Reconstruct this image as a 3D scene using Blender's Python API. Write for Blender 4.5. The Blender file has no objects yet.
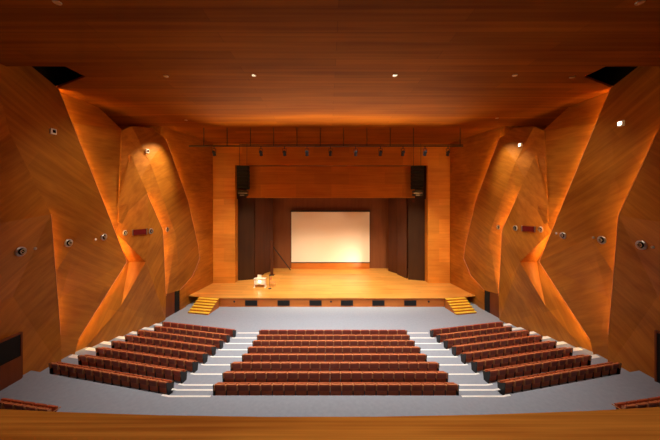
import bpy, bmesh, math, random
from mathutils import Vector, Matrix
random.seed(7)
C = bpy.context.scene.collection
PI = math.pi
CZ = 10.15            # eye height above the front floor
CX = -0.33
F = 264.0

def X_(px, D): return (px - 328.5) / F * D + CX
def Z_(py, D): return CZ - (py - 200.0) / F * D
def P(px, py, D): return Vector((X_(px, D), D, Z_(py, D)))

def lin(c):
    return tuple((v/12.92 if v <= .04045 else ((v+.055)/1.055)**2.4) for v in [x/255 for x in c])

# ------------------------------------------------------------------ materials
def new_mat(name):
    m = bpy.data.materials.new(name); m.use_nodes = True
    nt = m.node_tree; b = nt.nodes['Principled BSDF']
    return m, nt, b

def plain(name, rgb, rough=.5, metal=0, emit=None, estr=0, noise=0.0, nscale=8):
    m, nt, b = new_mat(name)
    b.inputs['Base Color'].default_value = (*lin(rgb), 1)
    b.inputs['Roughness'].default_value = rough
    b.inputs['Metallic'].default_value = metal
    if emit:
        b.inputs['Emission Color'].default_value = (*lin(emit), 1)
        b.inputs['Emission Strength'].default_value = estr
    if noise:
        tc = nt.nodes.new('ShaderNodeTexCoord'); n = nt.nodes.new('ShaderNodeTexNoise')
        n.inputs['Scale'].default_value = nscale; n.inputs['Detail'].default_value = 4
        r = nt.nodes.new('ShaderNodeValToRGB')
        a = lin(rgb)
        r.color_ramp.elements[0].position = .3; r.color_ramp.elements[1].position = .7
        r.color_ramp.elements[0].color = (*[v*(1-noise) for v in a], 1)
        r.color_ramp.elements[1].color = (*[min(1, v*(1+noise)) for v in a], 1)
        nt.links.new(tc.outputs['Object'], n.inputs['Vector'])
        nt.links.new(n.outputs['Fac'], r.inputs['Fac'])
        nt.links.new(r.outputs['Color'], b.inputs['Base Color'])
    return m

def wood(name, ca, cb, rot=(0, 0, 0), along=.25, across=9.0, plank=0.0, rough=.45, seam=.55, spec=.35, length=6.0):
    """grain runs along local x after the rotation; plank = board width (0: none)"""
    m, nt, b = new_mat(name)
    N, L = nt.nodes, nt.links
    tc = N.new('ShaderNodeTexCoord')
    mp = N.new('ShaderNodeMapping'); mp.inputs['Rotation'].default_value = rot
    L.new(tc.outputs['Object'], mp.inputs['Vector'])
    st = N.new('ShaderNodeMapping'); st.inputs['Scale'].default_value = (along, across, across)
    L.new(mp.outputs['Vector'], st.inputs['Vector'])
    n = N.new('ShaderNodeTexNoise'); n.inputs['Scale'].default_value = 1; n.inputs['Detail'].default_value = 5
    n.inputs['Roughness'].default_value = .6
    L.new(st.outputs['Vector'], n.inputs['Vector'])
    st2 = N.new('ShaderNodeMapping'); st2.inputs['Scale'].default_value = (along*1.5, across*.12, across*.12)
    L.new(mp.outputs['Vector'], st2.inputs['Vector'])
    n2 = N.new('ShaderNodeTexNoise'); n2.inputs['Scale'].default_value = 1; n2.inputs['Detail'].default_value = 2
    L.new(st2.outputs['Vector'], n2.inputs['Vector'])
    mx = N.new('ShaderNodeMix'); mx.data_type = 'FLOAT'; mx.inputs[0].default_value = .45
    L.new(n.outputs['Fac'], mx.inputs[2]); L.new(n2.outputs['Fac'], mx.inputs[3])
    r = N.new('ShaderNodeValToRGB')
    r.color_ramp.elements[0].position = .36; r.color_ramp.elements[1].position = .64
    r.color_ramp.elements[0].color = (*lin(ca), 1); r.color_ramp.elements[1].color = (*lin(cb), 1)
    L.new(mx.outputs[0], r.inputs['Fac'])
    out = r.outputs['Color']
    if plank:
        bk = N.new('ShaderNodeTexBrick')
        bk.inputs['Scale'].default_value = 1
        bk.inputs['Brick Width'].default_value = length; bk.inputs['Row Height'].default_value = plank
        bk.inputs['Mortar Size'].default_value = .012; bk.inputs['Mortar Smooth'].default_value = .3
        bk.inputs['Color1'].default_value = (1, 1, 1, 1); bk.inputs['Color2'].default_value = (.72, .72, .72, 1)
        bk.inputs['Mortar'].default_value = (seam, seam, seam, 1)
        L.new(mp.outputs['Vector'], bk.inputs['Vector'])
        mm = N.new('ShaderNodeMix'); mm.data_type = 'RGBA'; mm.blend_type = 'MULTIPLY'; mm.inputs[0].default_value = .8
        L.new(out, mm.inputs[6]); L.new(bk.outputs['Color'], mm.inputs[7])
        out = mm.outputs[2]
    L.new(out, b.inputs['Base Color'])
    b.inputs['Roughness'].default_value = rough
    b.inputs['Specular IOR Level'].default_value = spec
    return m

WA, WB = (164, 92, 18), (204, 128, 38)
M = {}
M['ceiling'] = wood('ceiling boards', (124, 58, 4), (160, 86, 10), spec=.06, along=.09, across=4.0, plank=.62, rough=.8, length=9)
# side walls: local x = along the grain in the Y-Z plane
M['wallA'] = wood('veneer rising', WA, WB, rot=(0, math.radians(90-28), math.radians(90)), along=.3, across=5, plank=1.1, seam=.8)
M['wallL'] = wood('veneer left', WA, WB, rot=(math.radians(0), 0, math.radians(-90)), along=.3, across=5)
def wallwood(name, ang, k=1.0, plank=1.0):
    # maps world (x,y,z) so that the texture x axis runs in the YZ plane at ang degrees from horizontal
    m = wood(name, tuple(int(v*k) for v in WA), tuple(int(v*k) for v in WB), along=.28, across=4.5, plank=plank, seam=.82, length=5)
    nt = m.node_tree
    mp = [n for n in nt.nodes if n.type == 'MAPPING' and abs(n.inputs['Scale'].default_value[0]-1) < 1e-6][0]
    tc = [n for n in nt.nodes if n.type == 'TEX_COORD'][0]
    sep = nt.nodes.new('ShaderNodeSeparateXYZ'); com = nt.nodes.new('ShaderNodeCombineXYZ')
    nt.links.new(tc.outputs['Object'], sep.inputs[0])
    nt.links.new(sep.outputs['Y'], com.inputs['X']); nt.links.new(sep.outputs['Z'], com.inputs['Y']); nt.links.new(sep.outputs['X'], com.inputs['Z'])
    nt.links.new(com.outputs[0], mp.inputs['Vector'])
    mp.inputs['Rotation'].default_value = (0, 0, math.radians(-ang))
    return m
M['w1'] = wallwood('veneer near', 40)
M['w2'] = wallwood('veneer middle', -32)
M['w3'] = wallwood('veneer far', 55)
M['w4'] = wallwood('veneer last', 25)
M['w1r'] = wallwood('veneer near r', -35)
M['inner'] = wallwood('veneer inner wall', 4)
M['portal'] = wood('portal veneer', (206, 116, 22), (228, 142, 40), along=.2, across=5, rot=(PI/2, 0, 0), plank=1.4, seam=.85, length=4)
M['pillar'] = wood('pillar veneer', (216, 132, 40), (236, 158, 62), along=.3, across=5, rot=(PI/2, 0, 0), plank=1.6, seam=.85, length=3)
M['stage'] = wood('stage boards', (214, 140, 58), (236, 170, 84), along=.2, across=5, plank=.4, rough=.3, seam=.85)
M['apron'] = wood('stage front veneer', (186, 98, 32), (206, 122, 50), along=.3, across=6, rot=(PI/2, 0, 0), plank=0, rough=.4)
M['steps'] = wood('stage step boards', (250, 196, 50), (255, 222, 84), along=.4, across=9, rough=.35)
M['step_edge'] = plain('dark step nosing', (120, 72, 18), .5)
M['rail'] = wood('parapet veneer', (186, 100, 22), (236, 150, 52), along=.5, across=34, rough=.6, spec=.2)
M['carpet'] = plain('grey carpet', (150, 156, 166), .95, noise=.05, nscale=6)
M['nosing'] = plain('white nosing', (250, 248, 240), .5)
M['cloth'] = plain('red-brown upholstery', (184, 92, 50), .6, noise=.15, nscale=5)
M['clothd'] = plain('dark red upholstery', (176, 72, 36), .55)
M['shell'] = plain('varnished red-brown shell', (212, 106, 58), .5, noise=.1, nscale=3)
M['armwood'] = plain('light beech', (214, 142, 84), .4)
M['shelld'] = plain('dark brown back inset', (168, 74, 40), .5)
M['rimwood'] = plain('brown top rail', (206, 118, 66), .6)
M['dark'] = plain('dark steel', (34, 32, 34), .45)
M['darkpanel'] = plain('dark green-black end panel', (26, 22, 20), .5)
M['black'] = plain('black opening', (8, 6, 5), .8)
M['speaker'] = plain('black speaker grille', (14, 22, 20), .6)
M['flat'] = wood('dark brown stage flat', (54, 30, 12), (68, 40, 18), along=.2, across=3, rot=(0, PI/2, 0), rough=.5)
M['flat2'] = wood('red-brown stage flat', (72, 34, 16), (88, 44, 20), along=.2, across=3, rot=(0, PI/2, 0), rough=.5)
M['backwall'] = wood('brown back wall', (126, 72, 40), (142, 86, 50), along=.2, across=3, rot=(0, PI/2, 0), rough=.55)
M['screen'] = plain('projection screen', (250, 236, 220), .8)
M['chrome'] = plain('brushed metal', (205, 200, 196), .3, 1)
M['lens'] = plain('dark lens', (25, 18, 14), .15)
M['lamp'] = plain('lit lamp glass', (255, 240, 215), .5, emit=(255, 236, 205), estr=9)
M['strip'] = plain('warm light strip', (255, 190, 100), .5, emit=(255, 200, 110), estr=52)
M['cream'] = plain('cream laminate', (240, 228, 205), .4)
M['red'] = plain('dark red sign face', (112, 16, 10), .4)
M['doorw'] = wood('dark door veneer', (112, 52, 18), (132, 66, 26), along=.3, across=5, rot=(0, PI/2, 0))
M['green'] = plain('dark grey pipe', (60, 52, 40), .5)

# ------------------------------------------------------------------ mesh helpers
def newbm(): return bmesh.new()
def link(name, bm, mat, parent=None, smooth=False, bevel=0, mats=None):
    bmesh.ops.recalc_face_normals(bm, faces=bm.faces)
    me = bpy.data.meshes.new(name); bm.to_mesh(me); bm.free()
    o = bpy.data.objects.new(name, me); C.objects.link(o)
    for mm in (mats or [mat]): me.materials.append(mm)
    if parent: o.parent = parent
    if smooth:
        for p in me.polygons: p.use_smooth = True
    if bevel:
        b = o.modifiers.new('bevel', 'BEVEL'); b.width = bevel; b.segments = 2; b.limit_method = 'ANGLE'
    return o
def box(bm, x0, x1, y0, y1, z0, z1, mtx=None, mi=0):
    vs = [bm.verts.new((x, y, z)) for x in (x0, x1) for y in (y0, y1) for z in (z0, z1)]
    if mtx:
        for v in vs: v.co = mtx @ v.co
    for f in ((0,1,3,2),(4,6,7,5),(0,4,5,1),(2,3,7,6),(0,2,6,4),(1,5,7,3)):
        fc = bm.faces.new([vs[i] for i in f]); fc.material_index = mi
    return vs
def prism(bm, pts, z0, z1, mi=0):
    """pts: plan polygon (x,y)"""
    lo = [bm.verts.new((x, y, z0)) for x, y in pts]; hi = [bm.verts.new((x, y, z1)) for x, y in pts]
    n = len(pts)
    bm.faces.new(lo[::-1]).material_index = mi; bm.faces.new(hi).material_index = mi
    for i in range(n):
        bm.faces.new((lo[i], lo[(i+1) % n], hi[(i+1) % n], hi[i])).material_index = mi
def tube(bm, a, b, r, seg=8, r2=None):
    a, b = Vector(a), Vector(b); d = b - a
    q = d.to_track_quat('Z', 'Y').to_matrix().to_4x4(); mt = Matrix.Translation((a+b)/2) @ q
    bmesh.ops.create_cone(bm, cap_ends=True, segments=seg, radius1=r, radius2=r if r2 is None else r2, depth=d.length, matrix=mt)
def lathe(bm, prof, seg=20, mtx=None, cap=True):
    """prof (r,z) revolved about z"""
    rings = []
    for r, z in prof:
        rings.append([bm.verts.new((r*math.cos(2*PI*k/seg), r*math.sin(2*PI*k/seg), z)) for k in range(seg)])
    if mtx:
        for rg in rings:
            for v in rg: v.co = mtx @ v.co
    for a, b in zip(rings, rings[1:]):
        for k in range(seg): bm.faces.new((a[k], a[(k+1) % seg], b[(k+1) % seg], b[k]))
    if cap: bm.faces.new(rings[0][::-1]); bm.faces.new(rings[-1])
    else:
        for k in range(seg): bm.faces.new((rings[-1][k], rings[-1][(k+1) % seg], rings[0][(k+1) % seg], rings[0][k]))
def empty(name, loc=(0, 0, 0), rz=0):
    o = bpy.data.objects.new(name, None); C.objects.link(o); o.location = loc; o.rotation_euler = (0, 0, rz)
    o.empty_display_size = .2
    return o
def tag(o, label, cat, group=None):
    o['label'] = label; o['category'] = cat
    if group: o['group'] = group
    return o
def struct(o): o['kind'] = 'structure'; return o
def dup(root, loc, rz=0):
    r = root.copy(); C.objects.link(r); r.location = loc; r.rotation_euler = (0, 0, rz)
    for ch in list(root.children):
        c = ch.copy(); C.objects.link(c); c.parent = r
        for g in ch.children:
            d = g.copy(); C.objects.link(d); d.parent = c
    return r
def kids_delete(o, name):
    for ch in list(o.children):
        if ch.name.startswith(name): bpy.data.objects.remove(ch)

# ------------------------------------------------------------------ floor: raked tiers
SL = .212
KX = 7.2
def yb(y, x): return y + max(0, abs(x) - KX) * SL
def band(y0, y1, X=17.5):
    xs = [-X, -KX, KX, X]
    return [(x, yb(y0, x)) for x in xs] + [(x, yb(y1, x)) for x in xs[::-1]]
PITCH = 1.035
EDGE0 = 11.45
edges = [12.62 + PITCH*k for k in range(8)]          # front edge of each tier, row 8 .. row 1
tz = [1.34 - .1675*k for k in range(8)]              # tier heights row 8 .. row 1 (last .1675)
bm = newbm()
prism(bm, [(-17.5, -7), (17.5, -7), (17.5, yb(EDGE0, 17.5)), (KX, EDGE0), (-KX, EDGE0), (-17.5, yb(EDGE0, 17.5))], -.5, 1.67)
y0 = EDGE0
for k in range(8):
    prism(bm, band(y0, edges[k]), -.5, tz[k]); y0 = edges[k]
prism(bm, [(-17.5, yb(y0, 17.5)), (-KX, y0), (KX, y0), (17.5, yb(y0, 17.5)), (17.5, 40), (-17.5, 40)], -.5, 0)
AI = ((-7.3, -5.45), (5.45, 7.3))
def aisle_x(y):  # side block inner end
    return 7.58 - (y - 11.9) / 7.0 * .34
for s in (-1, 1):   # the extra step from the cross aisle
    a, b = 5.45*s, 7.3*s
    pts = [(a, yb(EDGE0, a)), (b, yb(EDGE0, b)), (b, yb(12.06, b)), (a, yb(12.06, a))]
    if s < 0: pts = pts[::-1]
    prism(bm, pts, 1.0, 1.505)
struct(link('floor', bm, M['carpet']))
# white nosings on every aisle step
n = 1
lines = [(EDGE0, 1.67), (12.06, 1.505)] + list(zip(edges, tz))
for s in (-1, 1):
    for (y, z) in lines:
        bm = newbm(); a, b = 5.42*s, (aisle_x(y)-.03)*s
        mid = 7.2*s
        w = .1
        pts = [(a, y-w), (mid, y-w), (b, yb(y-w, b)), (b, yb(y, b)), (mid, y), (a, y)]
        if s < 0: pts = pts[::-1]
        prism(bm, pts, z-.02, z+.006)
        struct(link('trim_%d' % n, bm, M['nosing'])); n += 1
        if y > 12 and y != 12.06:
            bm = newbm(); a, b = 13.2*s, 15.2*s
            pts = [(a, yb(y-.28, a)), (b, yb(y-.28, b)), (b, yb(y, b)), (a, yb(y, a))]
            if s < 0: pts = pts[::-1]
            prism(bm, pts, z-.02, z+.006)
            struct(link('trim_%d' % n, bm, M['nosing'])); n += 1

# ------------------------------------------------------------------ ceiling, inner walls, back wall, balcony
CEIL = CZ + 6.3
bm = newbm()
def ceil_piece(pts): prism(bm, pts, CEIL, CEIL + .12)
NX = 12.75
ceil_piece([(-19.5, -7), (19.5, -7), (19.5, 12.45), (-19.5, 12.45)])
ceil_piece([(-NX, 12.45), (NX, 12.45), (NX, 13.5), (-NX, 13.5)])
ceil_piece([(-NX, 13.5), (NX, 13.5), (16.6, 15.3), (19.5, 15.3), (19.5, 29.8), (-19.5, 29.8), (-19.5, 15.3), (-16.6, 15.3)])
struct(link('ceiling', bm, M['ceiling']))
for s, nm in ((-1, 'left'), (1, 'right')):
    bm = newbm(); x0, x1 = sorted((s*11, s*19.5)); box(bm, x0, x1, 11.5, 17.5, CEIL+2.2, CEIL+2.3)
    box(bm, x0, x1, 11.4, 11.5, CEIL+.12, CEIL+2.3); box(bm, x0, x1, 17.5, 17.6, CEIL+.12, CEIL+2.3)
    a0, a1 = sorted((s*10.9, s*11)); box(bm, a0, a1, 11.4, 17.6, CEIL+.12, CEIL+2.3)
    a0, a1 = sorted((s*16.7, s*16.8)); box(bm, a0, a1, 11.4, 17.6, CEIL+.12, CEIL+2.3)
    struct(link('ceiling_cavity_' + nm, bm, M['black']))
plan = [(-16.1, -7), (-16.1, 14.2), (-16.4, 16.0), (-18.2, 21.6), (-18.2, 22.4), (-14.6, 22.5), (-14.45, 22.7), (-13.25, 29.5)]
for s, nm in ((1, 'left'), (-1, 'right')):
    bm = newbm()
    outer = [(x-.4, y) for x, y in plan]
    for i in range(len(plan)-1):
        q = [plan[i], plan[i+1], (plan[i+1][0]-.4, plan[i+1][1]), (plan[i][0]-.4, plan[i][1])]
        q = [(x*s, y) for x, y in q]
        prism(bm, q, -.4, CEIL)
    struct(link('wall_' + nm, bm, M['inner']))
bm = newbm(); box(bm, -16.6, 16.6, -7.3, -7, 0, CEIL); struct(link('wall_back', bm, M['portal']))

def arc(x, off=0): return 1.825 + off + .0137*(x+.45)**2
xs = [-15 + .75*i for i in range(41)]
bm = newbm()
prof = [(0, -1.50), (0, -1.57), (-.06, -1.58), (-.06, -3.1), (-.2, -3.1), (-.2, -1.60), (-.62, -1.60), (-.62, -1.50)]
rings = [[bm.verts.new((x, arc(x, a), CZ + z)) for a, z in prof] for x in xs]
for r0, r1 in zip(rings, rings[1:]):
    for k in range(len(prof)):
        bm.faces.new((r0[k], r0[(k+1) % len(prof)], r1[(k+1) % len(prof)], r1[k]))
bm.faces.new(rings[0]); bm.faces.new(rings[-1][::-1])
struct(link('wall_balcony', bm, M['rail']))
bm = newbm()
prism(bm, [(x, arc(x, -.21)) for x in xs] + [(15, -7), (-15, -7)], CZ-3.1, CZ-2.7)
struct(link('floor_balcony', bm, M['carpet']))

# ------------------------------------------------------------------ folded wall panels
def panel(side, name_label, verts, faces, mat, strip, thick=.16, recess=None):
    """verts (x, D, z-rel) for the LEFT side; side=-1 mirrors. strip: index path of the lit edge"""
    s = 1 if side == 'left' else -1
    root = empty('wall_panel', (0, 0, 0))
    tag(root, name_label, 'wall panel', 'folded wooden panels on the side walls')
    def build(vs, fs, m):
        bm = newbm()
        fr = [bm.verts.new((x*s, D, CZ+z)) for x, D, z in vs]
        bk = [bm.verts.new(((x-thick)*s, D, CZ+z)) for x, D, z in vs]
        cnt = {}
        for f in fs:
            bm.faces.new([fr[i] for i in f]); bm.faces.new([bk[i] for i in f[::-1]])
            for a, b in zip(f, f[1:]+f[:1]): cnt[(a, b)] = 1
        for (a, b) in cnt:
            if (b, a) not in cnt: bm.faces.new((fr[a], bk[a], bk[b], fr[b]))
        return bm
    body = link('panel_face', build(verts, faces, mat), mat, root)
    bm = newbm()
    pts = [Vector(((verts[i][0]-thick-.06)*s, verts[i][1]-.10, CZ+verts[i][2])) for i in strip]
    for a, b in zip(pts, pts[1:]): tube(bm, a, b, .02 if 'nearest' in name_label else .035, 6)
    link('light_strip', bm, M['strip'], root)
    if recess:
        rv, rf = recess
        bm = newbm(); fr = [bm.verts.new((x*s, D, CZ+z)) for x, D, z in rv]; bk = [bm.verts.new(((x-.06)*s, D, CZ+z)) for x, D, z in rv]
        for f in rf: bm.faces.new([fr[i] for i in f]); bm.faces.new([bk[i] for i in f[::-1]])
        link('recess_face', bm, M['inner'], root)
    # pale edge trim
    bm = newbm()
    pts = [Vector(((verts[i][0]+.0)*s, verts[i][1], CZ+verts[i][2])) for i in strip]
    for a, b in zip(pts, pts[1:]): tube(bm, a, b, .022, 6)
    link('edge_trim', bm, M['armwood'], root)
    return root
def RX(px, py, X):   # left-side vertex: seen at (px,py), lying on the plane x = X
    D = (X - CX) / (px - 328.5) * F
    return (X, D, -(py-200)/F*D)
# panel 1, nearest
v1 = [(-15.15, -6.9, 6.28), (-15.15, 11.2, 7.9), (-15.25, 12.5, 3.2), (-14.95, 13.9, -.8), (-15.05, 14.5, -7.4), (-15.05, 14.55, -9.3),
      (-15.3, -6.9, -9.3), (-14.85, 9.0, -1.4), (-15.4, 12.6, -4.6)]
f1 = [[0, 7, 1], [1, 7, 2], [2, 7, 3], [3, 7, 8], [3, 8, 4], [4, 8, 5], [5, 8, 6], [8, 7, 6], [7, 0, 6]]
# panel 2
v2 = [(-15.55, 11.0, 7.9), RX(58, 88, -15.5), RX(98, 188, -15.25), RX(127, 262, -15.0), RX(78, 340, -15.3), (-15.3, 15.45, -9.6),
      (-15.6, 11.0, -9.3), (-15.15, 15.6, -2.2), (-15.45, 14.6, 1.4), (-15.5, 15.0, -5.5)]
f2 = [[0, 8, 1], [1, 8, 2], [2, 8, 7], [2, 7, 3], [3, 7, 9], [3, 9, 4], [4, 9, 5], [5, 9, 6], [9, 7, 6], [7, 8, 6], [8, 0, 6]]
r2 = ([(-16.0, 14.3, 6.28), (-15.85, 14.9, 4.5), RX(96, 188, -15.62), RX(116, 240, -15.5), RX(121, 222, -15.33), RX(123.5, 131, -15.24), RX(97, 106, -16.0), (-15.9, 13.9, 4.5), (-15.6, 16.5, -1.5)],
      [[0, 1, 6], [1, 2, 5, 6], [2, 3, 4], [2, 4, 5], [0, 7, 1], [1, 7, 8, 2], [2, 8, 3]])
# panel 3 (behind 2, seam S lit)
v3 = [RX(121, 200, -15.4), RX(131, 155, -14.62), RX(147, 193, -14.35), RX(163, 230, -13.85), RX(166, 296, -14.25), (-14.1, 22.3, -10.1),
      (-15.65, 15.2, -10.1), RX(100, 288, -15.6), RX(111, 228, -15.65), RX(146, 262, -14.12), RX(121, 306, -14.85), RX(150, 238, -14.05), RX(129, 262, -15.35)]
f3 = [[0, 8, 1], [1, 8, 2], [2, 8, 11], [2, 11, 3], [3, 11, 9], [3, 9, 4], [4, 9, 5], [9, 10, 5], [5, 10, 6], [10, 7, 6], [10, 9, 12], [10, 12, 7], [9, 8, 12], [9, 11, 8], [12, 8, 7]]
# panel 4 with the edge next to the portal
v4 = [RX(122, 131, -15.2), RX(132, 126.5, -14.8), RX(152, 128, -14.4), RX(166, 139, -13.95), RX(188, 200, -13.7), (-13.45, 26.6, -4.6), (-13.5, 27.0, -6.0),
      (-13.6, 25.8, -7.4), RX(180, 290, -13.85), RX(167, 294, -14.3), RX(152, 240, -14.75), RX(118.5, 222, -15.3), RX(150, 162, -14.3), RX(176, 235, -13.75)]
f4 = [[0, 12, 1], [1, 12, 2], [2, 12, 3], [3, 12, 4], [4, 12, 13], [4, 13, 5], [5, 13, 6], [6, 13, 7], [7, 13, 8], [8, 13, 9], [9, 13, 10], [10, 13, 12], [10, 12, 11], [11, 12, 0]]
for side in ('left', 'right'):
    panel(side, 'large folded wooden panel on the %s wall, nearest the balcony' % side, v1 if side == 'right' else v1[:2] + [(-15.44, 12.5, 3.2), (-15.0, 13.95, -.75)] + v1[4:], f1, M['w1'], [2, 3, 4] if side == 'right' else [3, 4])
    panel(side, 'tall folded wooden panel on the %s wall with a glowing arrow-shaped edge' % side, v2, f2, M['w2'], [1, 2, 3, 4], recess=r2)
    panel(side, 'lower folded wooden panel on the %s wall reaching down beside the front rows' % side, v3, f3, M['w3'], [2, 3, 4])
    panel(side, 'upper folded wooden panel on the %s wall closest to the stage' % side, v4, f4, M['w4'], [3, 4, 5, 6, 7, 8])

# ------------------------------------------------------------------ portal
PD = 29.5
ZT = CZ + 3.9
bm = newbm()
box(bm, -19.4, -13.2, PD, PD+.5, 0, CEIL); box(bm, 13.2, 19.4, PD, PD+.5, 0, CEIL)
box(bm, -13.2, 13.2, PD, PD+.5, ZT, CEIL)
box(bm, -13.2, -10.75, PD, PD+.5, CZ+.1, ZT); box(bm, 10.75, 13.2, PD, PD+.5, CZ+.1, ZT)
struct(link('wall_portal', bm, M['portal']))
for s in (-1, 1):
    bm = newbm(); x0, x1 = sorted((13.2*s, 10.75*s)); box(bm, x0, x1, PD-.06, PD+.9, .86, CZ+.1)
    tag(link('portal_pillar', bm, M['pillar'], bevel=.03), 'broad pale wooden pillar %s of the stage opening' % ('left' if s < 0 else 'right'), 'pillar', 'pillars of the stage portal')
r = empty('portal_valance', (0, PD+.3, CZ+.35))
tag(r, 'long wooden lintel panel hanging across the top of the stage opening', 'valance')
bm = newbm(); box(bm, -9.55, 9.4, 0, .25, 0, 3.45); link('valance_panel', bm, M['portal'], r)
bm = newbm(); box(bm, -9.55, 9.4, -.05, .3, -.12, 0); link('bottom_rail', bm, M['pillar'], r)

# stage
SZ = .87
bm = newbm()
prism(bm, [(-10.7, 25), (10.7, 25), (12.6, 25.35), (13.9, 25.6), (13.25, 29.5), (10.75, 30.4), (10.75, 37), (-10.75, 37), (-10.75, 30.4), (-13.25, 29.5), (-13.9, 25.6), (-12.6, 25.35)], SZ-.06, SZ)
struct(link('floor_stage', bm, M['stage']))
bm = newbm()
box(bm, -10.7, 10.7, 25.08, 25.3, 0, SZ-.06)
struct(link('wall_stage_front', bm, M['apron']))
for k, (px, w) in enumerate([(251, 12), (283.5, 13), (315.5, 13), (347, 13), (378.5, 13), (410.5, 13)]):
    x = X_(px, 25)
    r = empty('stage_vent', (x, 25.08, .12))
    tag(r, 'dark rectangular air grille in the stage front, %s from the left' % ['first', 'second', 'third', 'fourth', 'fifth', 'sixth'][k], 'vent', 'air grilles along the stage front')
    bm = newbm(); box(bm, -.58, .58, -.03, 0, 0, .5); link('grille_frame', bm, M['dark'], r)
    bm = newbm()
    for j in range(5): box(bm, -.53, .53, -.05, -.03, .05+j*.09, .09+j*.09)
    link('grille_slats', bm, M['black'], r)
for px, w in ((234, 'left of the air grilles'), (331, 'in the middle between the air grilles'), (429, 'right of the air grilles')):
    x = X_(px, 25)
    bm = newbm(); lathe(bm, [(.09, 0), (.09, .03), (.05, .04)], 12, Matrix.Translation((x, 25.08, .5)) @ Matrix.Rotation(PI/2, 4, 'X'))
    tag(link('floor_socket', bm, M['dark']), 'small dark round socket in the stage front, ' + w, 'socket', 'round sockets in the stage front')

# stage side stairs
for s in (-1, 1):
    r = empty('stage_steps', (-11.65*-s*-1 if s < 0 else 11.65, 25.05, 0), 0)
    r.location.x = 11.65*s
    r.rotation_euler = (0, 0, math.radians(-10)*s*-1 if s > 0 else math.radians(-10))
    tag(r, 'yellow wooden steps climbing to the %s end of the stage' % ('left' if s < 0 else 'right'), 'steps', 'steps at both ends of the stage')
    nst = 6; h = SZ/nst
    for k in range(nst-0):
        y1 = -.27*(nst-1-k) ; zt = h*(k+1)
        bm = newbm(); box(bm, -1.0, 1.0, y1-.27, y1+.0, zt-h, zt-.035); box(bm, -1.0, 1.0, y1-.25, y1+.02, 0, zt-h) if k else None
        link('riser', bm, M['apron'], r)
        bm = newbm(); box(bm, -1.03, 1.03, y1-.29, y1, zt-.035, zt)
        t = link('tread', bm, M['steps'], r)

# shell on stage
ZB = SZ
def flat(x0, d0, x1, d1, z0, z1, mat, nm):
    bm = newbm(); a = Vector((x0, d0)); b = Vector((x1, d1)); nn = (b-a).normalized(); nn = Vector((-nn.y, nn.x))*.12
    prism(bm, [tuple(a), tuple(b), tuple(b+nn), tuple(a+nn)], z0, z1)
    return link(nm, bm, mat)
for s, w in ((-1, 'left'), (1, 'right')):
    o = flat(10.75*s, 30.45, 9.0*s, 30.9, SZ, CZ+3.5, M['flat'], 'stage_flat'); tag(o, 'dark brown tall flat just inside the stage opening on the %s' % w, 'stage flat', 'tall flats round the stage')
    o = flat(9.0*s, 31.2, 8.35*s, 33.0, SZ, CZ+3.5, M['flat2'], 'stage_flat'); tag(o, 'narrow red-brown flat in the second place from the %s pillar' % w, 'stage flat', 'tall flats round the stage')
    o = flat(8.5*s, 33.2, 7.6*s, 34.6, SZ, CZ+3.5, M['flat2'], 'stage_flat'); tag(o, 'red-brown flat next to the back wall on the %s of the stage' % w, 'stage flat', 'tall flats round the stage')
bm = newbm(); box(bm, -11, 11, 35.9, 36.1, SZ, CZ+5); struct(link('wall_stage', bm, M['backwall']))
for s in (-1, 1):
    bm = newbm(); x0, x1 = sorted((10.9*s, 11.1*s)); box(bm, x0, x1, 30.4, 36, SZ, CZ+5); struct(link('wall_stage_' + ('left' if s < 0 else 'right'), bm, M['flat']))
bm = newbm(); box(bm, -11, 11, 30, 36.1, CZ+4.2, CZ+4.4); struct(link('ceiling_stage', bm, M['flat']))
# screen
r = empty('projection_screen', (0, 35.5, CZ-8.35))
tag(r, 'large white projection screen on the back wall of the stage', 'screen')
x0, x1 = X_(291.3, 35.5), X_(369.6, 35.5)
bm = newbm(); box(bm, x0, x1, 0, .05, 0, 6.75); link('screen_surface', bm, M['screen'], r)
bm = newbm(); box(bm, x0-.1, x1+.1, -.05, .1, 6.75, 6.95); box(bm, x0-.06, x0, -.03, .08, 0, 6.75); box(bm, x1, x1+.06, -.03, .08, 0, 6.75); box(bm, x0-.06, x1+.06, -.03, .08, -.08, 0); link('screen_frame', bm, M['dark'], r)
bm = newbm(); box(bm, x0, x1, 35.55, 35.88, SZ, CZ-8.5); tag(link('low_wall', bm, M['apron']), 'low wooden plinth under the projection screen', 'plinth')

# lectern and chair on stage
LD = 28.2; lx = X_(260.5, LD)
r = empty('lectern', (lx, LD, SZ)); r.scale = (.78, .8, .9); tag(r, 'cream lectern table with a small lit lamp, standing left on the stage', 'lectern')
bm = newbm(); box(bm, -.85, .75, -.35, .35, .98, 1.04); link('desk_top', bm, M['cream'], r)
bm = newbm(); box(bm, -.75, .65, -.28, -.24, .35, .98); link('front_panel', bm, M['cream'], r)
for x in (-.8, .66):
    bm = newbm(); box(bm, x, x+.05, -.3, .3, .04, .98); box(bm, x-.08, x+.12, -.42, .42, 0, .05); link('leg', bm, M['cream'], r)
bm = newbm(); lathe(bm, [(.10, .6), (.14, .66), (.14, .74), (.08, .8)], 12, Matrix.Translation((-.05, -.33, 0))); link('lamp', bm, M['lamp'], r)
bm = newbm(); box(bm, -.45, .1, -.2, .15, 1.04, 1.07); box(bm, -.45, .1, .13, .16, 1.06, 1.4); link('laptop', bm, M['cream'], r)
r = empty('wooden_chair', (lx+1.25, LD+.1, SZ), math.radians(70)); tag(r, 'light wooden chair beside the cream lectern on the stage', 'chair')
bm = newbm(); box(bm, -.24, .24, -.24, .24, .43, .48); link('seat', bm, M['armwood'], r, bevel=.01)
bm = newbm(); box(bm, -.24, .24, .2, .24, .68, .98); link('backrest', bm, M['armwood'], r, bevel=.01)
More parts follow.
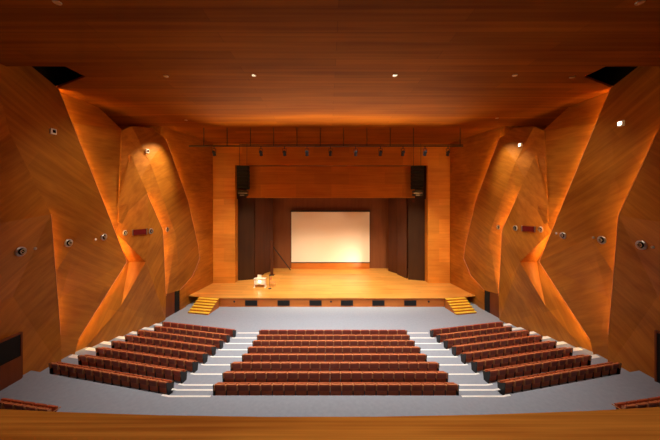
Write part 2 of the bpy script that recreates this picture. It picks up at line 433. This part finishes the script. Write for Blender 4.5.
for x in (-.22, .22):
    for y in (-.22, .22):
        bm = newbm(); tube(bm, (x, y, 0), (x, y, .98 if y > 0 else .44), .02, 8); link('leg', bm, M['armwood'], r)
r = empty('microphone_stand', (X_(263.7, LD-.1)+.75, LD-.55, SZ)); tag(r, 'thin black microphone stand right of the cream lectern', 'microphone stand')
bm = newbm(); tube(bm, (0, 0, 0), (0, 0, 1.3), .018, 8); link('pole', bm, M['dark'], r)
bm = newbm(); lathe(bm, [(.18, 0), (.17, .03), (.02, .05)], 16); link('base', bm, M['dark'], r)
bm = newbm(); tube(bm, (0, 0, 1.3), (0, .12, 1.42), .03, 8, .02); link('microphone', bm, M['dark'], r)
# leaning pole and tall post
bm = newbm(); tube(bm, P(272.5, 246, 34.3), (X_(290.5, 34.9), 34.9, SZ+.02), .06, 8)
tag(link('leaning_pole', bm, M['dark']), 'thin dark pole leaning against the flat left of the screen', 'pole')
r = empty('stage_post', (X_(271.8, 32.6)+.0, 32.6, SZ)); tag(r, 'tall dark post standing left of the leaning pole', 'post')
bm = newbm(); box(bm, -.16, .16, -.1, .1, .05, 4.3); link('upright', bm, M['flat2'], r)
bm = newbm(); box(bm, -.3, .3, -.25, .25, 0, .05); link('base', bm, M['dark'], r)

# speakers beside the lintel
for s, w in ((-1, 'left'), (1, 'right')):
    px = 243 if s < 0 else 417.5
    x = X_(px, 29.0)
    r = empty('line_array_speaker', (x, 29.1, CZ+.35)); tag(r, 'black line-array speaker cluster hanging at the %s end of the lintel' % w, 'speaker', 'speaker clusters beside the lintel')
    for k in range(6):
        mt = Matrix.Translation((0, .05*k*.3, 3.2-.42*k)) @ Matrix.Rotation(math.radians(-3-3*k), 4, 'X')
        bm = newbm(); box(bm, -.62, .62, -.35, .3, -.19, .19, mt); link('speaker_cabinet', bm, M['speaker'], r, bevel=.03)
    bm = newbm()
    for k in range(2): box(bm, -.5, .5, -.3, .2, .1+k*.35, .35+k*.35)
    link('amplifier_rack', bm, M['dark'], r)
    bm = newbm(); box(bm, -.5, .5, -.33, -.3, .38, .43); box(bm, -.25, .2, -.33, -.3, .15, .2); link('rack_label', bm, M['chrome'], r)
    bm = newbm(); tube(bm, (-.4, 0, 3.3), (-.4, 0, 5.93), .02, 6); tube(bm, (.4, 0, 3.3), (.4, 0, 5.93), .02, 6); link('hanging_cable', bm, M['dark'], r)

# lighting pipe with rods and spotlights
r = empty('lighting_bar', (0, 23, CZ+4.7)); tag(r, 'long dark lighting bar hung on thin rods below the ceiling', 'lighting bar')
bm = newbm(); tube(bm, (X_(189, 23), 0, 0), (X_(463, 23), 0, 0), .06, 8); link('pipe', bm, M['green'], r)
bm = newbm(); tube(bm, (X_(240, 23), 0, .14), (X_(463, 23), 0, .14), .03, 8); link('cable_tray', bm, M['green'], r)
for i in range(12):
    px = 203.8 + 23.3*i
    if i == 10: continue
    bm = newbm(); tube(bm, (X_(px, 23), 0, 0), (X_(px, 23), 0, 1.59), .035, 6); link('rod', bm, M['green'], r)
spot_px = [214, 261, 284.5, 307, 330.5, 355.7, 380.5, 403, 425, 448]
OR = ['first', 'second', 'third', 'fourth', 'fifth', 'sixth', 'seventh', 'eighth', 'ninth', 'tenth', 'eleventh', 'twelfth', 'thirteenth', 'fourteenth',
      'fifteenth', 'sixteenth', 'seventeenth', 'eighteenth', 'nineteenth', 'twentieth', 'twenty-first']
proto = None
def spotlight():
    r = empty('stage_spotlight', (0, 0, 0))
    mt = Matrix.Rotation(math.radians(38), 4, 'X')
    bm = newbm(); lathe(bm, [(.07, .26), (.12, .2), (.13, -.1), (.15, -.2)], 12, mt); link('lamp_housing', bm, M['dark'], r)
    bm = newbm(); lathe(bm, [(.12, -.21), (.12, -.19)], 12, mt); link('lens', bm, M['chrome'], r)
    bm = newbm(); box(bm, -.17, -.14, -.03, .03, 0, .4); box(bm, .14, .17, -.03, .03, 0, .4); box(bm, -.17, .17, -.03, .03, .37, .4); box(bm, -.03, .03, -.03, .03, .4, .57); link('bracket', bm, M['dark'], r)
    return r
for i, px in enumerate(spot_px):
    if proto is None: proto = o = spotlight()
    else: o = dup(proto, (0, 0, 0))
    o.location = (X_(px, 23), 23, CZ+4.07)
    tag(o, 'small black spotlight under the lighting bar, %s from the left' % OR[i], 'spotlight', 'spotlights under the lighting bar')

# ------------------------------------------------------------------ wall fixtures
def fixture(x, D, z, s, rad, label, upper=False):
    r = empty('round_wall_fixture', (x, D, z), 0)
    tag(r, label, 'wall fixture', 'round fixtures on the side walls')
    mt = Matrix.Rotation(PI/2*(1 if s < 0 else -1), 4, 'Y')
    bm = newbm(); lathe(bm, [(rad*.68, .0), (rad, .0), (rad, .06), (rad*.85, .09), (rad*.68, .07)], 20, mt, cap=False); link('metal_ring', bm, M['chrome'], r, smooth=False)
    bm = newbm(); lathe(bm, [(rad*.36, .11), (rad*.46, .11), (rad*.46, .15), (rad*.36, .15)], 18, mt, cap=False); link('inner_ring', bm, M['chrome'], r)
    bm = newbm(); lathe(bm, [(rad*.7, .0), (rad*.7, .03), (rad*.5, .06), (rad*.5, .10), (rad*.34, .12)], 16, mt); link('lens', bm, M['lens'], r)
    bm = newbm(); lathe(bm, [(rad*.1, .11), (rad*.1, .14)], 10, mt); link('lamp_point', bm, M['lamp'] if upper else M['chrome'], r)
from mathutils.bvhtree import BVHTree
bpy.context.view_layer.update()
trees = []
for o in list(C.objects):
    if o.type == 'MESH' and (o.name.startswith('panel_face') or o.name.startswith('wall_left') or o.name.startswith('wall_right')):
        me = o.data
        trees.append(BVHTree.FromPolygons([o.matrix_world @ v.co for v in me.vertices], [tuple(p.vertices) for p in me.polygons]))
def hit(px, py):
    """where the sight line through a pixel meets the side panels, and the wall normal there"""
    o = Vector((CX, 0, CZ)); d = Vector(((px-328.5)/F, 1, -(py-200)/F)).normalized(); best = None
    for t in trees:
        h = t.ray_cast(o, d)
        if h[0] is not None and (best is None or h[3] < best[3]): best = h
    nrm = best[1]
    if nrm.dot(d) > 0: nrm = -nrm
    return best[0], nrm
where = {0: 'nearest the balcony', 1: 'second from the balcony', 2: 'third from the balcony', 3: 'just before the red sign', 4: 'just after the red sign', 5: 'closest to the stage'}
for side, lst in (('left', [(20, 251.5, 5), (68, 243, 4.2), (103.5, 237, 3.6), (124.5, 232.8, 2.8), (150.5, 231.2, 3), (166.8, 229.5, 2.6)]),
                  ('right', [(642, 245, 5), (602.5, 240, 4.3), (563.5, 235.5, 3.6), (541, 229.5, 3.2), (515.8, 228, 3), (498.8, 227.3, 2.4)])):
    s = -1 if side == 'left' else 1
    for i, (px, py, rp) in enumerate(lst):
        p, nrm = hit(px, py)
        fixture(p.x + nrm.x*.01, p.y, p.z, s, rp/F*p.y*.95, 'round metal-rimmed fixture at mid height on the %s wall, %s' % (side, where[i]))
    for (px, py, w) in ([(35, 248.5, 'nearest the balcony'), (95.5, 239.5, 'further from the balcony')] if s < 0 else [(653, 247, 'nearest the balcony'), (593.5, 237.5, 'second from the balcony'), (556.5, 233.5, 'third from the balcony')]):
        p, nrm = hit(px, py)
        bm = newbm(); lathe(bm, [(.07, 0), (.07, .03), (.04, .06)], 10, Matrix.Translation(p) @ Matrix.Rotation(PI/2*(1 if s < 0 else -1), 4, 'Y'))
        tag(link('wall_button', bm, M['chrome']), 'tiny metal stud beside a round fixture on the %s wall, %s' % (side, w), 'stud')
    for (px, py, w) in ([(52, 131.5, 'nearer the balcony'), (146.5, 151, 'nearer the stage')] if s < 0 else [(622, 123.5, 'nearer the balcony'), (521, 145, 'nearer the stage')]):
        p, nrm = hit(px, py)
        r = empty('wall_spotlight', p + nrm*.02); tag(r, 'small white square lamp high on the %s wall, %s' % (side, w), 'wall lamp')
        a = .15
        bm = newbm(); box(bm, -.02, .1, -a, a, -a, a, Matrix.Rotation(0 if s < 0 else PI, 4, 'Z')); link('lamp_body', bm, M['cream'], r, bevel=.02)
        bm = newbm(); box(bm, .1, .115, -a*.55, a*.55, -a*.55, a*.55, Matrix.Rotation(0 if s < 0 else PI, 4, 'Z')); link('lamp_glass', bm, M['lamp'] if s > 0 else M['lens'], r)
    a = (131, 145) if s < 0 else (523.5, 536.5)
    p0, _ = hit(a[0], 232 if s < 0 else 228.8); p1, _ = hit(a[1], 232 if s < 0 else 228.8)
    r = empty('wall_sign', (p0+p1)/2); d = (p1-p0); ang = math.atan2(d.y, d.x); r.rotation_euler = (0, 0, ang)
    r.location += Vector((.12*-s, 0, 0))
    tag(r, 'dark red rectangular sign between two round fixtures on the %s wall' % side, 'sign')
    Ln = (Vector((d.x, d.y))).length/2
    bm = newbm(); box(bm, -Ln, Ln, -.05, .05, -.2, .2); link('sign_face', bm, M['red'], r)
    bm = newbm(); 
    for e in (-1, 1): box(bm, e*Ln-.03, e*Ln+.03, -.07, .07, -.22, .22)
    link('sign_bracket', bm, M['chrome'], r)

# doors
def doorway(n_, s, x, d0, d1, z0, h, dark):
    bm = newbm(); x0, x1 = sorted((s*x, s*(x+.12)))
    box(bm, x0, x1, d0, d1, z0, z0+h); o = struct(link('door_%d' % n_, bm, dark))
    bm = newbm(); x0, x1 = sorted((s*(x-.03), s*(x+.1)))
    for (a, b, c, d) in ((d0-.08, d0, z0, z0+h+.08), (d1, d1+.08, z0, z0+h+.08), (d0, d1, z0+h, z0+h+.08)): box(bm, x0, x1, a, b, c, d)
    link('door_frame', bm, M['doorw'], o)
    return o
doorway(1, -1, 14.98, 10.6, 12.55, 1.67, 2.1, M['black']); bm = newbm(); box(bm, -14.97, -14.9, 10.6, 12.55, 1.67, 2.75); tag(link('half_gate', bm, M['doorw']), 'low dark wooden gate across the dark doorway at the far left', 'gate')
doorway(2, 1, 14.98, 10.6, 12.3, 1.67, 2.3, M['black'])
for s, i in ((-1, 3), (1, 4)):
    # side exit below the last panel: brown leaf with a black gap
    bm = newbm()
    q = [(-14.35, 22.45), (-14.15, 23.7), (-14.45, 23.72), (-14.65, 22.45)]
    q = [(x*-s, y) for x, y in q]; prism(bm, q, 0, 2.05); o = struct(link('door_%d' % i, bm, M['doorw']))
    bm = newbm(); q = [(-14.12, 23.72), (-14.04, 24.3), (-14.5, 24.3), (-14.5, 23.72)]
    q = [(x*-s, y) for x, y in q]; prism(bm, q, 0, 2.15); link('door_gap', bm, M['black'], o)
    bm = newbm(); q = [(-13.98, 24.32), (-13.9, 25.2), (-14.4, 25.2), (-14.4, 24.32)]
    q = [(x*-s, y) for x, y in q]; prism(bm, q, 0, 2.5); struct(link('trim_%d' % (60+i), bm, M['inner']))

# ------------------------------------------------------------------ ceiling downlights
DL = [(57, 2, 8.4), (166, 76, 0), (254, 75, 0), (186, 120, 0), (395, 75, 0), (515, 75, 0), (572, 77, 0), (497, 118, 0), (640, 2, 8.4)]
lab = ['in the top left corner of the picture', 'leftmost in the long row across the hall', 'second from the left in the long row', 'between the left wall panels and the lighting bar', 'just right of the centre in the long row', 'second from the right in the long row', 'rightmost in the long row, beside the right wall panel', 'between the right wall panels and the lighting bar', 'in the top right corner of the picture']
def light(name, kind, loc, energy, color, **k):
    l = bpy.data.lights.new(name, kind); l.energy = energy; l.color = color
    o = bpy.data.objects.new(name, l); C.objects.link(o); o.location = loc
    for a, v in k.items():
        if a == 'aim': o.rotation_euler = (Vector(v)-Vector(loc)).to_track_quat('-Z', 'Y').to_euler()
        else: setattr(l, a, v)
    return o
proto = None
for i, (px, py, _) in enumerate(DL):
    D = 6.3*F/(200-py); x = X_(px, D)
    if proto is None:
        proto = o = empty('ceiling_downlight')
        bm = newbm(); lathe(bm, [(.07, -.001), (.12, -.001), (.11, -.03), (.07, -.03)], 16); link('trim_ring', bm, M['chrome'], o)
        bm = newbm(); lathe(bm, [(.068, -.004), (.068, -.02)], 14); link('lamp_glass', bm, M['lamp'], o)
    else: o = dup(proto, (0, 0, 0))
    o.location = (x, D, CEIL)
    tag(o, 'tiny lit ceiling downlight, ' + lab[i], 'downlight', 'downlights in the ceiling')

WARM = (1.0, .94, .86)
for y, e in ((9.5, 760), (15.5, 3400), (20.5, 3300)):
    for x in (-7.6, -2.6, 2.6, 7.6):
        light('house_light', 'SPOT', (x, y, CEIL-.06), e, WARM, spot_size=math.radians(92), spot_blend=.75, shadow_soft_size=.25, aim=(x, y+3.5, 0))
for x in (-2.2, 2.2):  # added fill lamps with no visible source, brightening the parapet
    light('parapet_fill', 'SPOT', (x, 2.2, CEIL-.06), 620, WARM, spot_size=math.radians(58), spot_blend=.7, shadow_soft_size=.25, aim=(x, 2.2, 0))
for s in (-1, 1):
    light('wall_washer', 'SPOT', (8.8*s, 14.2, CEIL-.1), 1000, (1, .90, .74), spot_size=math.radians(72), spot_blend=1, shadow_soft_size=.2, aim=(15.4*s, 17.0, CZ-.5))
for i, px in enumerate(spot_px):
    x = X_(px, 23)
    light('stage_light', 'SPOT', (x, 23.15, CZ+3.85), 1600, (1, .80, .50), spot_size=math.radians(62), spot_blend=.6, shadow_soft_size=.12, aim=(x*.8, 30.5, SZ))
# wall washers at the far downlights, and added fill spots without fixtures that brighten the ceiling
for s, e in ((-1, 3000), (1, 1500)):
    light('wall_washer', 'SPOT', (11.6*s, 20.8, CEIL-.1), e, (1, .86, .68), spot_size=math.radians(58), spot_blend=1, shadow_soft_size=.1, aim=(-CX*0+14.4*s, 21.0, CZ+1.5))
for x in (-9.6, -7.2, -4.8, -2.4, 0, 2.4, 4.8, 7.2, 9.6):
    light('ceiling_fill', 'SPOT', (x, 22.3, CZ+3.5), 450 + 220*(abs(x) < 6), (1, .82, .5), spot_size=math.radians(112), spot_blend=1, shadow_soft_size=.5, aim=(x*.85, 19.2, CEIL))
# light behind the lintel onto the stage, and washing the screen
for x in (-6, 0, 6):
    light('stage_light', 'SPOT', (x, 31.0, CZ+3.9), 600, (1, .80, .52), spot_size=math.radians(80), spot_blend=.6, shadow_soft_size=.2, aim=(x, 32.5, SZ))
light('screen_wash', 'SPOT', (4.0, 33.2, SZ+.3), 420, (1, .80, .55), spot_size=math.radians(120), spot_blend=1, shadow_soft_size=.3, aim=(1.0, 35.5, 3.0))

# ------------------------------------------------------------------ seats
def make_seat(w, kind):
    r = empty('theatre_chair' if kind != 'front' else 'theatre_armchair')
    hw = w/2 - .02
    # back: slightly curved shell + cushion
    bm = newbm()
    n_ = 6; zs = [.07, .30, .50, .62, .69, .72]; fr = []; bk = []
    for j, z in enumerate(zs):
        t = max(0, z-.24)/.48; yc = .20 - .13*t; hwj = hw if j < 4 else hw - (.01, .045)[j-4]
        if kind == 'front' and j >= 3: hwj = hw - (.01, .04, .10)[j-3]
        rowb = []; rowf = []
        for i in range(n_+1):
            u = -1 + 2*i/n_; c = .025*u*u
            rowb.append(bm.verts.new((u*hwj, yc + c, z))); rowf.append(bm.verts.new((u*hwj, yc + c + (.085 if j < 5 else .05), z)))
        bk.append(rowb); fr.append(rowf)
    for j in range(len(zs)-1):
        for i in range(n_):
            bm.faces.new((bk[j][i], bk[j][i+1], bk[j+1][i+1], bk[j+1][i])).material_index = 1
            bm.faces.new((fr[j][i+1], fr[j][i], fr[j+1][i], fr[j+1][i+1]))
        bm.faces.new((bk[j][0], bk[j+1][0], fr[j+1][0], fr[j][0])); bm.faces.new((bk[j][n_], fr[j][n_], fr[j+1][n_], bk[j+1][n_]))
    for i in range(n_):
        bm.faces.new((bk[0][i], fr[0][i], fr[0][i+1], bk[0][i+1])); bm.faces.new((bk[-1][i], bk[-1][i+1], fr[-1][i+1], fr[-1][i]))
    if kind == 'front': link('backrest', bm, None, r, mats=[M['clothd'], M['clothd']])
    else: link('backrest', bm, None, r, mats=[M['cloth'], M['shell']])
    bm = newbm()
    for i in range(n_):
        u0, u1 = -1+2*i/n_, -1+2*(i+1)/n_
        hh = hw - (.045 if kind != 'front' else .10)
        vs = box(bm, u0*hh, u1*hh, .065, .145, .715, .735)
        for v in vs: v.co.y += .025*(v.co.x/hh)**2
    link('top_rail', bm, M['rimwood'] if kind != 'front' else M['clothd'], r)
    if kind != 'front':
        bm = newbm()
        for i in range(n_):
            u0, u1 = -1+2*i/n_, -1+2*(i+1)/n_; hh = hw-.035
            q = []
            for (u, z) in ((u0, .36), (u1, .36), (u1, .64), (u0, .64)):
                yc = .20 - .13*max(0, z-.24)/.48 + .025*(u*hh/hw)**2
                q.append((u*hh, yc, z))
            a = [bm.verts.new((x, y-.008, z)) for x, y, z in q]; b = [bm.verts.new((x, y+.004, z)) for x, y, z in q]
            bm.faces.new(a); bm.faces.new(b[::-1])
            for e in range(4): bm.faces.new((a[e], b[e], b[(e+1) % 4], a[(e+1) % 4]))
        link('back_panel', bm, M['shelld'], r)
    # tipped-up seat
    mt = Matrix.Translation((0, .31, .30)) @ Matrix.Rotation(math.radians(72), 4, 'X')
    bm = newbm(); box(bm, -hw+.01, hw-.01, 0, .30, -.04, .05, mt); link('seat', bm, M['cloth'] if kind != 'front' else M['clothd'], r)
    for s in (-1, 1):
        a0, a1 = sorted((s*(w/2-.001), s*(w/2-.022)))
        bm = newbm(); box(bm, a0, a1, .16, .50, .47, .51); box(bm, a0, a1, .08, .20, .40, .69); link('armrest', bm, M['armwood'], r)
        bm = newbm(); box(bm, a0+.004, a1-.004, .20, .34, 0, .47); box(bm, a0, a1, .16, .44, 0, .025); link('leg', bm, M['dark'], r)
    for ch in r.children:
        for v in ch.data.vertices: v.co.z *= .87
    return r
def end_panel(seat, s, w, mat):
    bm = newbm(); x0, x1 = sorted((s*(w/2), s*(w/2+.035)))
    vs = []
    prof = [(.12, 0), (.44, 0), (.50, .42), (.30, .48), (.12, .625), (.06, .625)]
    A = [bm.verts.new((x0, y, z)) for y, z in prof]; B = [bm.verts.new((x1, y, z)) for y, z in prof]
    bm.faces.new(A); bm.faces.new(B[::-1])
    for i in range(len(prof)): j = (i+1) % len(prof); bm.faces.new((A[i], B[i], B[j], A[j]))
    return link('end_panel', bm, mat, seat)
PW = .515
seat0 = make_seat(PW, 'std'); seat_used = [False]
front0 = make_seat(.66, 'front'); front_used = [False]
pan = {}
def place(kind, x, y, z, rz, label, group, ends, w, cat='chair'):
    src, used = (seat0, seat_used) if kind == 'std' else (front0, front_used)
    if not used[0]:
        used[0] = True; o = src; o.location = (x, y, z); o.rotation_euler = (0, 0, rz)
        src['_clean'] = 1
    else:
        o = src.copy(); C.objects.link(o); o.location = (x, y, z); o.rotation_euler = (0, 0, rz)
        for ch in list(src.children):
            if ch.name.startswith('end_panel'): continue
            c = ch.copy(); C.objects.link(c); c.parent = o
    tag(o, label, cat, group)
    for s in ends:
        key = (kind, s)
        if key not in pan: pan[key] = end_panel(o, s, w, M['darkpanel']).data
        else:
            c = bpy.data.objects.new('end_panel', pan[key]); C.objects.link(c); c.parent = o
ROWN = ['front', 'second', 'third', 'fourth', 'fifth', 'sixth', 'seventh', 'back']   # from the stage
side_n = {8: 13, 7: 12, 6: 12, 5: 12, 4: 12, 3: 12, 2: 11, 1: 9}
cen_n = {8: 21, 7: 21, 6: 21, 5: 20, 4: 20, 3: 20, 2: 20, 1: 16}
ANG = math.atan(SL)
for row in range(8, 0, -1):
    k = 8-row
    y = (EDGE0 if k == 0 else edges[k-1]) + .03 + (.12 if k == 0 else 0)
    z = tz[k]
    kind = 'front' if row == 1 else 'std'
    w = .66 if row == 1 else PW
    nm = ROWN[row-1]
    word = 'dark red-brown armchair' if row == 1 else 'red-brown tip-up theatre seat'
    for i in range(cen_n[row]):
        x = (i - (cen_n[row]-1)/2) * w
        ends = ([-1] if i == 0 else []) + ([1] if i == cen_n[row]-1 else [])
        place(kind, x, y, z, 0, '%s, %s from left in the %s row of the centre block' % (word, OR[i], nm), 'seats in the %s row, centre block' % nm, ends, w, 'armchair' if row == 1 else 'chair')
    for s, w_ in ((-1, 'left'), (1, 'right')):
        nn = side_n[row]
        xa = aisle_x(y)
        for i in range(nn):
            t = (i+.5)*w*1.03 if row > 1 else (i+.5)*.66
            x = xa + t*math.cos(ANG); yy = yb(y+.015, x) + .03
            ends = []
            if i == 0: ends = [1 if s < 0 else -1]
            if i == nn-1: ends = [-1 if s < 0 else 1]
            place(kind, x*s, yy, z, -ANG if s < 0 else ANG, '%s, %s from the aisle in the %s row of the %s block' % (word, OR[i], nm, w_), 'seats in the %s row, %s block' % (nm, w_), ends, w, 'armchair' if row == 1 else 'chair')
# first seats of the rear stalls, seen just over the parapet
bm = newbm()
for s, w_ in ((-1, 'left'), (1, 'right')):
    rise = 2.0
    D0 = (CZ-rise-.63)*F/(209.5 if s < 0 else 206.5); x0 = X_(41 if s < 0 else 632, D0)
    for i in range(5):
        x = x0 + s*i*PW*1.02*math.cos(.16); y = D0 + i*PW*1.02*math.sin(.16)
        place('std', x, y-.07, rise, (-.16 if s < 0 else .16), 'red-brown seat at the %s edge behind the cross aisle, %s from the middle' % (w_, OR[i]), 'seats behind the cross aisle', [], PW)
    q = [(14.9, 10.95), (10.3, 9.8), (9.5, 8.9), (.001, 8.9), (.001, -6.9), (15.0, -6.9)]
    q = [(x*s, y) for x, y in q]
    prism(bm, q, 1.6, 2.0)
struct(link('floor_rear', bm, M['carpet']))
if '_clean' in seat0: del seat0['_clean']
if '_clean' in front0: del front0['_clean']

# ------------------------------------------------------------------ world, camera, colour
w = bpy.data.worlds.new('World'); bpy.context.scene.world = w; w.use_nodes = True
w.node_tree.nodes['Background'].inputs[0].default_value = (.02, .012, .008, 1)
w.node_tree.nodes['Background'].inputs[1].default_value = .3
cam = bpy.data.cameras.new('Camera'); co = bpy.data.objects.new('Camera', cam); C.objects.link(co)
co.location = (CX, 0, CZ); co.rotation_euler = (PI/2, 0, 0)
cam.sensor_width = 36; cam.lens = 36*F/660; cam.clip_end = 200
cam.shift_x = 1.5/660; cam.shift_y = -20/660
bpy.context.scene.camera = co
sc = bpy.context.scene
sc.view_settings.view_transform = 'Standard'; sc.view_settings.look = 'None'; sc.view_settings.gamma = 1
sc.view_settings.exposure = 0.0
sc.cycles.use_denoising = True
sc.cycles.max_bounces = 8; sc.cycles.diffuse_bounces = 5
sc.cycles.sample_clamp_indirect = 8
